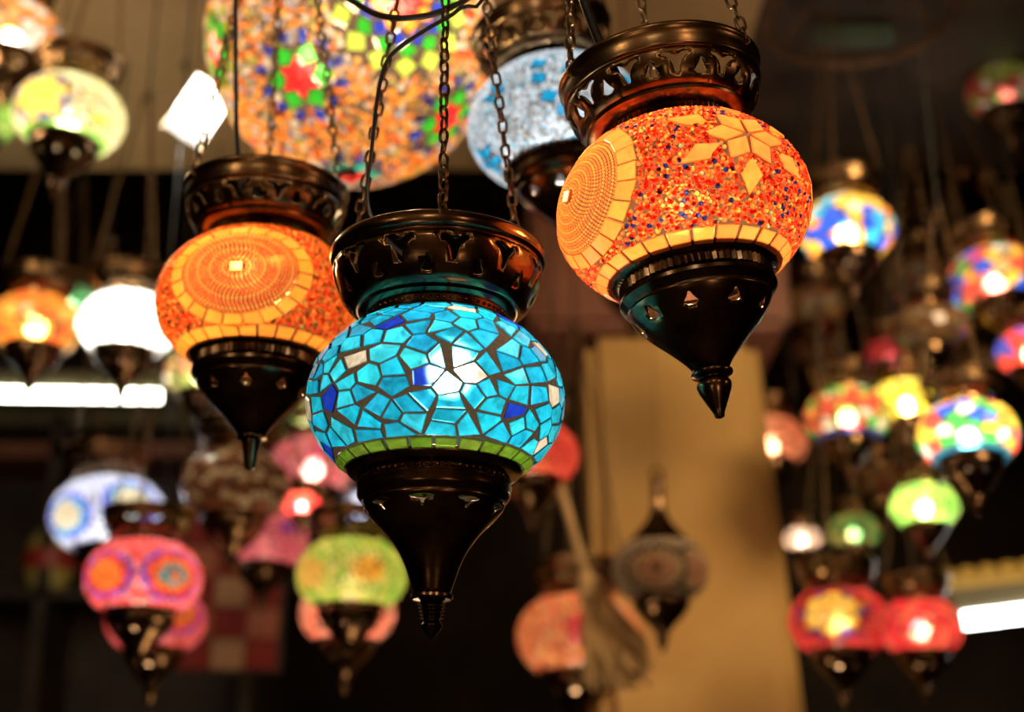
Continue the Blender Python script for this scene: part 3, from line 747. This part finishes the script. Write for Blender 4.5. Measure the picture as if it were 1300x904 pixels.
# ================================================================== big beaded globe lamp
lp = lamp_root(447, 52, 358, .17, 'big globe lamp of pale multicoloured beads with star flowers, behind the front lamps', kind='B', name='globe_lamp', depth=1.72)
BB = 1.02; rg = random.Random(9); tl = []; fl_ex = []
RED, GRN, BLU, ORG, YEL = (.80, .03, .04), (.03, .45, .04), (.02, .05, .65), (.95, .35, .05), (.95, .70, .10)
def flower(px, py, sc, cols):
    c = pick_dir(lp, px, py, BB); fl_ex.append((c, .335*sc)); t0 = rg.uniform(0, 1)
    for q in range(6):
        t = t0 + q*pi/3
        tl.append((cols[0], piece_me('tile', [polar(c, .004, t), polar(c, .085*sc, t-.5), polar(c, .15*sc, t), polar(c, .085*sc, t+.5)], .02, BB)))
        t += pi/6
        tl.append((cols[1], piece_me('tile', [polar(c, .10*sc, t), polar(c, .165*sc, t-.47), polar(c, .235*sc, t), polar(c, .165*sc, t+.47)], .02, BB)))
    for q in range(12):
        t = t0 + q*pi/6 + pi/12
        tl.append((cols[2], piece_me('tile', [polar(c, .21*sc, t), polar(c, .265*sc, t-.15), polar(c, .335*sc, t), polar(c, .265*sc, t+.15)], .02, BB)))
flower(381, 98, 1, (RED, GRN, BLU)); flower(567, 150, 1, (RED, GRN, BLU)); flower(445, 222, .95, (RED, (.05, .45, .45), BLU)); flower(274, 62, 1, (RED, GRN, (.35, .5, .05)))
# large flower near the top
c = pick_dir(lp, 512, -2, BB); fl_ex.append((c, .50))
for n_, r0, r1, cl, ph in ((8, .0, .16, RED, 0), (8, .11, .23, ORG, .5), (12, .20, .31, BLU, 0), (12, .27, .38, GRN, .5), (14, .35, .50, (.50, .75, .12), 0)):
    for q in range(n_):
        t = (q+ph)*2*pi/n_; w_ = pi/n_*.85
        tl.append((cl, piece_me('tile', [polar(c, r0+.004, t), polar(c, (r0+r1)/2, t-w_), polar(c, r1, t), polar(c, (r0+r1)/2, t+w_)], .02, BB)))
GB = ([(.90, .32, .08), (.60, .42, .25), (.65, .62, .60), (.9, .55, .18), (.80, .15, .05), (.40, .42, .60), (.40, .42, .12), (.20, .12, .07)], [3.2, 3.5, 4, 2, 1.6, 2.2, 1.2, 1])
def gfn(v, rng):
    if v.z < -.66 and rng.rand() < .4: return (.92, .38, .08)
    return pick(*GB, rng)
def gex(v):
    for c, r in fl_ex:
        g = v.dot(c)
        if g > cos(r*.68) or (g > cos(r) and c is fl_ex[-1][0]): return True
    return False
sh = beaded_shade(lp, 5600, gfn, gex, 31, b=BB, lo=-1.50, hi=1.2, subcol=(.95, .75, .5), size=.60, himesh=False, rvar=.25)
for cl, me in tl: obj('tile', me, M_GOLD, sh, None, cl)
obj('top_cap', lathe('top_cap', arc([(.36, .95), (.42, 1.0), (.40, 1.08), (.25, 1.15), (.12, 1.3), (.05, 1.45), (.02, 1.6)], 3), 32), M_BRASS, lp['root'], lp['T'])
obj('base_cap', lathe('base_cap', arc([(.01, -1.06), (.04, -1.05), (.08, -1.02), (.07, -.99)], 2), 20), M_BRASS, lp['root'], lp['T'])
add_bulb(lp, 5.2, (1, .90, .76), z=.1, rad=.12, off=(.25, -.35)); add_bulb(lp, 4.0, (1, .90, .76), z=-.05, rad=.12, off=(-.2, .1))
obj('hanging_rod', tube_me('hanging_rod', [(0, 0, 1.5), (0, 0, (3.2-lp['c'].z)/lp['s'])], .02, 8), M_BRASS, lp['root'], lp['T'])

# ================================================================== white crystal lamp behind the right one
lp = lamp_root(706, 158, 222, .0825, 'white crystal beaded lamp with turquoise tiles, half hidden by the red orange lamp', tilt=-8, kind='B', group=G_FRONT)
add_metal(lp); tl = []; ex_ = []
def tq(px, py, r, t0=.4):
    c = pick_dir(lp, px, py); ex_.append((c, r*.9)); tl.append((c, piece_me('tile', [polar(c, r, t0 + q*pi/2) for q in range(4)], .028)))
for px, py in ((683, 82), (684, 100), (697, 122), (716, 140)): tq(px, py, .115)
for k in range(5): c = sph(radians(10+k*22), .15); ex_.append((c, .1)); tl.append((c, piece_me('tile', [polar(c, .115, .4+q*pi/2) for q in range(4)], .028)))
c = pick_dir(lp, 622, 203)
for q in range(5):
    t = q*2*pi/5 + .5; tl.append((c, piece_me('tile', [polar(c, .02, t), polar(c, .16, t-.42), polar(c, .27, t), polar(c, .16, t+.42)], .028)))
ex_.append((c, .2)); c = pick_dir(lp, 628, 120); ex_.append((c, .14))
for q in range(4): t = q*pi/2; tl.append((c, piece_me('tile', [polar(c, .02, t), polar(c, .11, t-.5), polar(c, .2, t), polar(c, .11, t+.5)], .028)))
def wfn(v, rng): return pick([(.75, .75, .72), (.85, .85, .85), (.45, .62, .68), (.55, .5, .45), (.15, .5, .6)], [4, 3, 2, 2, .35], rng)
sh = beaded_shade(lp, 6500, wfn, lambda v: any(v.dot(c) > cos(r) for c, r in ex_), 41, subcol=(.8, .85, .9))
tiles_to(lp, sh, tl, lambda d: (.01, .36, .62))
add_bulb(lp, 1.9, (.92, .96, 1), z=-.28, rad=.2); add_chains(lp, (-140, -20, 100), 6, near=False); add_hanger(lp, 6)

# ================================================================== lamps further back
BGW = .45
G_BACK = 'lit mosaic lamps further back'
def bg_lamp(px, py, w, label, pal, watts=2.0, tilt=0, s=.0825, n=84, seed=1, lit=(1, .85, .6), fwd=0, apex=5.5, colfn=None, kind='B', group=G_BACK, mat=None, z=-.05, border=None, ztop=3.2, spin=None):
    lp = lamp_root(px, py, w, s, label, tilt=tilt, fwd=fwd, kind=kind, group=group, spin=random.uniform(0, 6) if spin is None else spin)
    add_metal(lp, hi=False); lo_ = LO + (radians(9) if border else 0)
    tiles, gm = mosaic_data(n, lo_, HI, seed, .90, drop=.5)
    sh = obj('mosaic_shade', gm, M_GROUT, lp['root'], lp['T']); rr_ = random.Random(px*7+py)
    fn = colfn or (lambda d: pal[0][rr_.choices(range(len(pal[0])), pal[1])[0]])
    tiles_to(lp, sh, tiles, fn, mat or (M_TILE if watts else M_UNLIT))
    if border:
        obj('border_grout', band_grout(LO, lo_, n=32, off=.001), M_SUB, sh, None, (.8, .8, .8))
        tiles_to(lp, sh, ring_tiles(LO-.01, lo_-.01, 16, seed=2), lambda d: border)
    if watts: add_bulb(lp, watts*BGW, lit, z=z, rad=.18)
    add_chains(lp, (20, 140, 260), apex); add_hanger(lp, apex, ztop); return lp
def bg_bead(px, py, w, label, basecol, discs, watts=3.0, tilt=0, s=.0825, lit=(1, .9, .72), n=1700, seed=5, apex=5.5, stars=(), group=G_BACK, fwd=0, border=None, z=-.05):
    """discs: (px, py, [(angle, colour), ...]) concentric rings of beads"""
    lp = lamp_root(px, py, w, s, label, tilt=tilt, fwd=fwd, group=group); add_metal(lp, hi=False)
    ds = [(pick_dir(lp, x, y), rings) for x, y, rings in discs]; st_ = [(pick_dir(lp, x, y), r, c1, c2, ph) for x, y, r, c1, c2, ph in stars]; lo_ = LO + (radians(9) if border else 0)
    def cf(v, rng):
        for c, rings in ds:
            g = math.acos(max(-1, min(1, v.dot(c))))
            for r, cl in rings:
                if g < r: return cl
        return pick(*basecol, rng)
    sh = beaded_shade(lp, n, cf, lambda v: any(v.dot(q[0]) > cos(q[1]*.66) for q in st_) or v.z < sin(lo_), seed, subcol=(.9, .85, .8), size=.66, himesh=False)
    for c, r, c1, c2, ph in st_:
        for q in range(6):
            t = ph + q*pi/3
            obj('tile', piece_me('tile', [polar(c, .004, t), polar(c, r*.52, t-.5), polar(c, r, t), polar(c, r*.52, t+.5)], .03), M_GOLD, sh, None, c1); t += pi/6
            obj('tile', piece_me('tile', [polar(c, r*.60, t), polar(c, r*.80, t-.30), polar(c, r*.98, t-.28), polar(c, r*.75, t), polar(c, r*.98, t+.28), polar(c, r*.80, t+.30)], .025), M_TILE, sh, None, c2)
    if border: tiles_to(lp, sh, ring_tiles(LO-.01, lo_-.01, 16, seed=2), lambda d: border)
    add_bulb(lp, watts*BGW, lit, z=z, rad=.18); add_chains(lp, (20, 140, 260), apex); add_hanger(lp, apex); return lp
WHITE, CREAM = (.9, .9, .88), (.9, .82, .6)
P_OR = ([(.95, .35, .05), (.95, .25, .04), (.95, .55, .12), (.9, .15, .04)], [4, 3, 2, 1])
P_WH = ([(.95, .95, .92), (.9, .9, .85)], [1, 1])
P_RED = ([(.85, .06, .05), (.9, .12, .08), (.8, .03, .05)], [1, 1, 1])
P_PINK = ([(.9, .16, .22), (.9, .25, .32), (.8, .10, .25), (.9, .35, .35)], [3, 3, 1, 1])
P_GRN = ([(.30, .70, .12), (.45, .75, .15), (.2, .6, .1), (.6, .8, .25)], [3, 3, 2, 1])
P_MULTI = ([(.9, .08, .05), (.95, .55, .06), (.06, .5, .08), (.02, .10, .7), (.9, .85, .7), (.95, .3, .05), (.03, .5, .7)], [3, 3, 2, 1.5, 1.5, 2, 1])
P_BY = ([(.95, .55, .06), (.02, .10, .75), (.9, .8, .5), (.95, .3, .05), (.03, .45, .75)], [4, 2.5, 1.5, 1.2, 1.2])
P_DIM = ([(.25, .12, .05), (.35, .2, .08), (.18, .10, .06), (.3, .25, .18), (.25, .05, .04)], [2, 2, 2, 1, 1])
# left side
bg_lamp(14, 44, 122, 'orange and white lamp at the top left corner', ([(.95, .35, .10), (.95, .45, .2), (.9, .85, .85), (.6, .7, .95)], [4, 3, 2, 1]), 2.2, seed=1)
bg_bead(88, 148, 134, 'cream lamp with a yellow star and purple outline, upper left', ([(.9, .85, .55), (.85, .85, .45), (.9, .9, .75)], [2, 2, 1]), [(125, 152, [(.17, (.95, .75, .15))])], 6.0, stars=((46, 118, .80, (.95, .62, .10), (.10, .06, .6), .2),), border=(.35, .75, .15), tilt=4, lit=(1, .93, .72))
bg_lamp(-22, 150, 84, 'green lamp cut off by the left edge, beside the star lamp', P_GRN, 1.5, s=.07, seed=2)
bg_lamp(46, 412, 112, 'plain orange lamp left of the glowing white lamp', P_OR, 2.2, seed=2)
bg_lamp(90, 386, 62, 'small green lamp peeping out behind the plain orange lamp', ([(.10, .6, .25), (.2, .7, .35)], [1, 1]), .7, s=.055, n=60, seed=3)
bg_lamp(161, 414, 120, 'glowing plain white lamp above the left tube', P_WH, 6.5, seed=1, lit=(1, .95, .85), mat=M_SOFT)
bg_lamp(257, 474, 92, 'pale peach and lime lamp behind the medallion lamp', ([(.95, .45, .25), (.95, .7, .3), (.7, .85, .25)], [3, 2, 2]), 2.2, seed=3)
bg_bead(137, 655, 138, 'blue and white lamp with cream discs, above the pink ringed lamp', ([(.75, .80, .98), (.85, .88, .98), (.55, .62, .95)], [3, 3, 1]), [(170, 636, [(.40, (.98, .9, .62)), (.46, (.05, .55, .85)), (.56, (.12, .12, .75))]), (82, 655, [(.36, (.98, .85, .6)), (.46, (.05, .5, .8)), (.56, (.12, .12, .75))])], 7.0, tilt=-5, lit=(.95, .97, 1), s=0.105)
PKB = ([(.90, .10, .10), (.92, .20, .22), (.85, .30, .40)], [3, 3, 1.5])
RINGS = [(.13, (.9, .3, .1)), (.26, (.06, .45, .55)), (.40, (.95, .28, .06)), (.52, (.9, .06, .06)), (.62, (.22, .08, .65))]
bg_bead(182, 735, 142, 'pink lamp with blue and orange ringed discs, lower left', PKB, [(222, 730, RINGS), (132, 728, [(.34, (.95, .30, .06)), (.46, (.9, .08, .06)), (.56, (.22, .08, .65))])], 3.6)
bg_bead(198, 788, 122, 'pink lamp with an orange ringed disc directly below the ringed pink one', PKB, [(228, 775, RINGS[2:])], 2.0, apex=1.6)
def zig(d):
    t = atan2(d[1], d[0])*4/pi % 1; w = abs(t-.5)*.5; k = int((d[2] + w + 2)/.17) % 3
    return ((.85, .68, .42), (.20, .08, .04), (.36, .15, .07))[k]
bg_lamp(299, 617, 134, 'unlit brown and cream zigzag lamp hanging over the kilim', None, 0, n=260, seed=4, colfn=zig, group='unlit lamps', s=0.092)
bg_bead(336, 686, 106, 'bright pink lamp below the unlit zigzag lamp', P_PINK, [(365, 670, [(.2, (.35, .05, .5))])], 2.0)
bg_bead(446, 731, 135, 'lime green and yellow lamp with a gold disc, bottom centre left', ([(.50, .60, .10), (.75, .62, .16), (.22, .55, .06), (.85, .72, .25)], [3, 3, 2.4, 1.4]), [(468, 722, [(.30, (.9, .5, .05)), (.37, (.8, .65, .15))]), (392, 728, [(.42, (.85, .55, .12))])], 3.4, z=-.12)
bg_lamp(441, 779, 120, 'salmon red lamp directly below the lime green lamp', ([(.9, .22, .15), (.9, .30, .22)], [1, 1]), 1.8, seed=2, apex=1.6)
bg_lamp(398, 592, 108, 'pinkish red lamp behind the finial of the medallion lamp', P_PINK, 1.6, seed=1, s=0.092)
bg_lamp(383, 641, 48, 'tiny round red lamp over the bright pink lamp', P_RED, 1.0, s=0.034, n=50, seed=3)
bg_lamp(386, 535, 84, 'lime lamp behind the cup of the medallion lamp', ([(.5, .7, .12), (.7, .8, .3), (.3, .6, .1)], [2, 2, 1]), 1.2, seed=3)
bg_lamp(466, 645, 58, 'small white lamp behind the cup of the turquoise lamp', ([(.8, .8, .9), (.6, .65, .95)], [2, 1]), 1.2, s=.055, n=50, seed=2, lit=(.95, .97, 1))
# centre
bg_bead(676, 578, 114, 'red lamp at the right of the turquoise lamp', ([(.92, .10, .06), (.92, .18, .10), (.9, .05, .05)], [3, 2, 2]), [(690, 590, [(.22, (.9, .15, .06))])], 1.9, s=.075)
bg_bead(735, 808, 152, 'orange and pink lamp at the bottom below the broom', ([(.95, .40, .12), (.95, .30, .15), (.9, .2, .12), (.95, .55, .25)], [3, 3, 1.5, 1.5]), [(752, 800, [(.40, (.85, .08, .10))])], 4.2, s=0.122)
bg_lamp(800, 335, 118, 'unlit dark lamp hidden behind the red orange lamp', P_DIM, 0, seed=2, group='unlit lamps')
# unlit lamp with a long neck in front of the column
lp = lamp_root(838, 724, 119, .0825, 'unlit grey lamp with a long dark neck in front of the column', group='unlit lamps')
D_ = build_metal('B', False)
for k_, nm in (('collar', 'collar'), ('cup', 'bottom_cup'), ('finial', 'finial')): obj(nm, D_[k_], M_DARK, lp['root'], lp['T'])
obj('neck_cap', lathe('neck_cap', arc([(.66, .50), (.68, .58), (.58, .70), (.42, .88), (.26, 1.08), (.17, 1.3), (.14, 1.6), (.15, 1.85), (.10, 2.02)], 3), 32), M_DARK, lp['root'], lp['T'])
obj('hanging_ring', tube_me('hanging_ring', [(.13*cos(t), 0, 2.08+.17*sin(t)) for t in np.linspace(0, 2*pi, 15)[:-1]], .035, 6, closed=True), M_DARK, lp['root'], lp['T'])
obj('hanging_wire', tube_me('hanging_wire', [(0, 0, 2.25), (0, 0, (3.15-lp['c'].z)/lp['s'])], .008, 5), M_CORD, lp['root'], lp['T'])
c1_ = pick_dir(lp, 832, 722); c2_ = pick_dir(lp, 888, 722)
def ufn(v, rng):
    for c in (c1_, c2_):
        g = math.acos(min(1, v.dot(c)))
        if g < .09: return (.03, .015, .01)
        if g < .60: return (.42, .20, .11) if g < .40 else (.40, .26, .14)
        if g < .72: return (.03, .02, .015)
    return pick([(.35, .25, .16), (.45, .35, .25), (.25, .2, .16)], [2, 2, 1], rng)
beaded_shade(lp, 1900, ufn, lambda v: False, 77, subcol=(.5, .4, .3), size=.66, himesh=False, mat=M_UNLIT_BEAD)
# right side
bg_lamp(1075, 293, 118, 'blue, yellow and orange mosaic lamp right of the red orange lamp', P_BY, 3.0, seed=1, lit=(1, .93, .8))
bg_lamp(1262, 356, 116, 'multicoloured mosaic lamp at the right edge, tilted, with a dark cup', P_MULTI, 2.8, tilt=-9, seed=2, lit=(1, .93, .8), s=0.096)
bg_lamp(1308, 446, 84, 'red lamp with blue spots cut off by the right edge', ([(.9, .07, .05), (.05, .10, .7)], [3, 1.2]), 2.0, s=0.065, n=60, seed=3)
bg_lamp(1076, 529, 106, 'red and green mosaic lamp with a blue border, beside the yellow lamp', ([(.9, .10, .06), (.06, .5, .08), (.9, .5, .08), (.9, .8, .6), (.5, .7, .15)], [3, 3, 2, 1.2, 1]), 2.0, n=110, seed=4, border=(.03, .06, .65))
bg_lamp(1149, 513, 86, 'bright yellow lamp between the two multicoloured lamps at right', ([(.95, .75, .06), (.95, .8, .15)], [2, 1]), 3.2, s=0.072, n=60, seed=1)
bg_lamp(1229, 553, 124, 'multicoloured mosaic lamp with bold blocks above the green lamp at right', P_MULTI, 3.2, tilt=-8, seed=3, lit=(1, .93, .8), border=(.03, .35, .6), s=0.072)
bg_lamp(1173, 643, 85, 'small plain green lamp at the lower right', P_GRN, 2.0, s=0.058, n=60, seed=2)
bg_lamp(1084, 676, 66, 'dim olive green lamp left of the small green lamp', ([(.2, .4, .08), (.45, .4, .12), (.1, .4, .1)], [2, 2, 1]), .5, s=.06, n=60, seed=1)
bg_lamp(1019, 685, 46, 'small pale pink lamp just right of the column', ([(.9, .6, .5), (.9, .7, .6)], [1, 1]), .55, s=.04, n=50, seed=2)
bg_bead(1066, 790, 124, 'red lamp with a yellow star outlined in blue, lower right', P_RED, [], 2.4, stars=((1054, 776, .92, (.95, .52, .08), (.04, .06, .6), .45),))
bg_lamp(1168, 797, 106, 'plain red lamp beside the star lamp at the lower right', P_RED, 1.6, seed=4, n=110, s=0.08)
bg_lamp(978, 562, 92, 'salmon lamp partly hidden behind the right side of the column', ([(.92, .20, .10), (.92, .28, .15)], [1, 1]), 1.6, s=.0925, seed=1)
bg_lamp(1132, 455, 70, 'dim dark red lamp above the yellow lamp', ([(.7, .02, .04), (.4, .02, .04)], [1, 1]), .6, s=0.064, n=60, seed=2)
bg_lamp(1276, 118, 96, 'dim green, red and white lamp at the upper right edge', ([(.35, .4, .08), (.6, .06, .05), (.7, .6, .5)], [3, 1.2, 1]), .30, seed=1)
bg_lamp(1252, 200, 84, 'dim brown orange lamp below the dim green one at the right edge', ([(.45, .16, .05), (.4, .12, .05), (.6, .45, .3)], [3, 2, .6]), .22, s=0.085, seed=2)
bg_lamp(1103, 168, 66, 'dim red lamp hanging under the iron hoop', ([(.5, .08, .03), (.2, .08, .03)], [1, 1]), .18, s=0.07, n=60, seed=3)
for (px, py, w, s_, lb) in ((1178, 418, 92, .07, 'unlit amber lamp between the red lamp and the dim dark red lamp'), (1226, 470, 88, 0.08, 'unlit amber lamp just above the bold block mosaic lamp'), (1165, 352, 82, 0.084, 'unlit amber lamp right of the blue and yellow lamp cup'), (1032, 392, 80, 0.075, 'unlit amber lamp under the blue and yellow lamp'), (1180, 262, 84, 0.094, 'unlit amber lamp between the blue yellow lamp and the right edge'), (1040, 445, 70, 0.075, 'unlit amber lamp above the red and green mosaic lamp'), (1115, 615, 72, 0.068, 'unlit amber lamp left of the small plain green lamp')):
    bg_lamp(px, py, w, lb, P_DIM, 0, s=s_, n=70, seed=1 + px % 4, group='unlit lamps')
bg_lamp(240, 38, 70, 'unlit brown lamp at the top beside the big globe lamp', ([(.4, .2, .08), (.3, .15, .06)], [1, 1]), 0, s=.06, n=60, seed=2, group='unlit lamps')
# white lit lantern
lp_c = at(236, 138, 2.3); rt = empty('paper_lantern', lp_c - Vector((0, 0, .045)), 'bright white boxy lantern between the star lamp and the big globe lamp', 'lamp')
rt.rotation_euler = (radians(12), radians(24), .5)
M_PAPER = glass_mat('white_paper', False, haze=.02, lo=.92, hi=1.02)
for k in range(4):
    o = obj('panel', mesh('panel', [(-.033, 0, 0), (.033, 0, 0), (.033, 0, .08), (-.033, 0, .08)], [(0, 1, 2, 3)]), M_PAPER, rt, (0, 0, .004), WHITE); o.rotation_euler = (0, 0, k*pi/2); o.location = (Euler((0, 0, k*pi/2)).to_matrix() @ Vector((0, -.034, 0))) + Vector((0, 0, .004))
    e = obj('frame_post', box_me('frame_post', .004, .004, .088), M_CREAM, rt); e.location = Euler((0, 0, k*pi/2)).to_matrix() @ Vector((.0345, -.0345, 0))
obj('lantern_top', box_me('lantern_top', .07, .07, .004), M_CREAM, rt, (0, 0, .085))
obj('hanging_cord', tube_me('hanging_cord', [(0, 0, .088), (0, 0, .5)], .002, 5), M_CORD, rt)
l = bpy.data.lights.new('bulb', 'POINT'); l.energy = 3; l.color = (1, .95, .85); l.shadow_soft_size = .012
o = bpy.data.objects.new('bulb', l); COL.objects.link(o); o.parent = rt; o.location = (0, 0, .045)
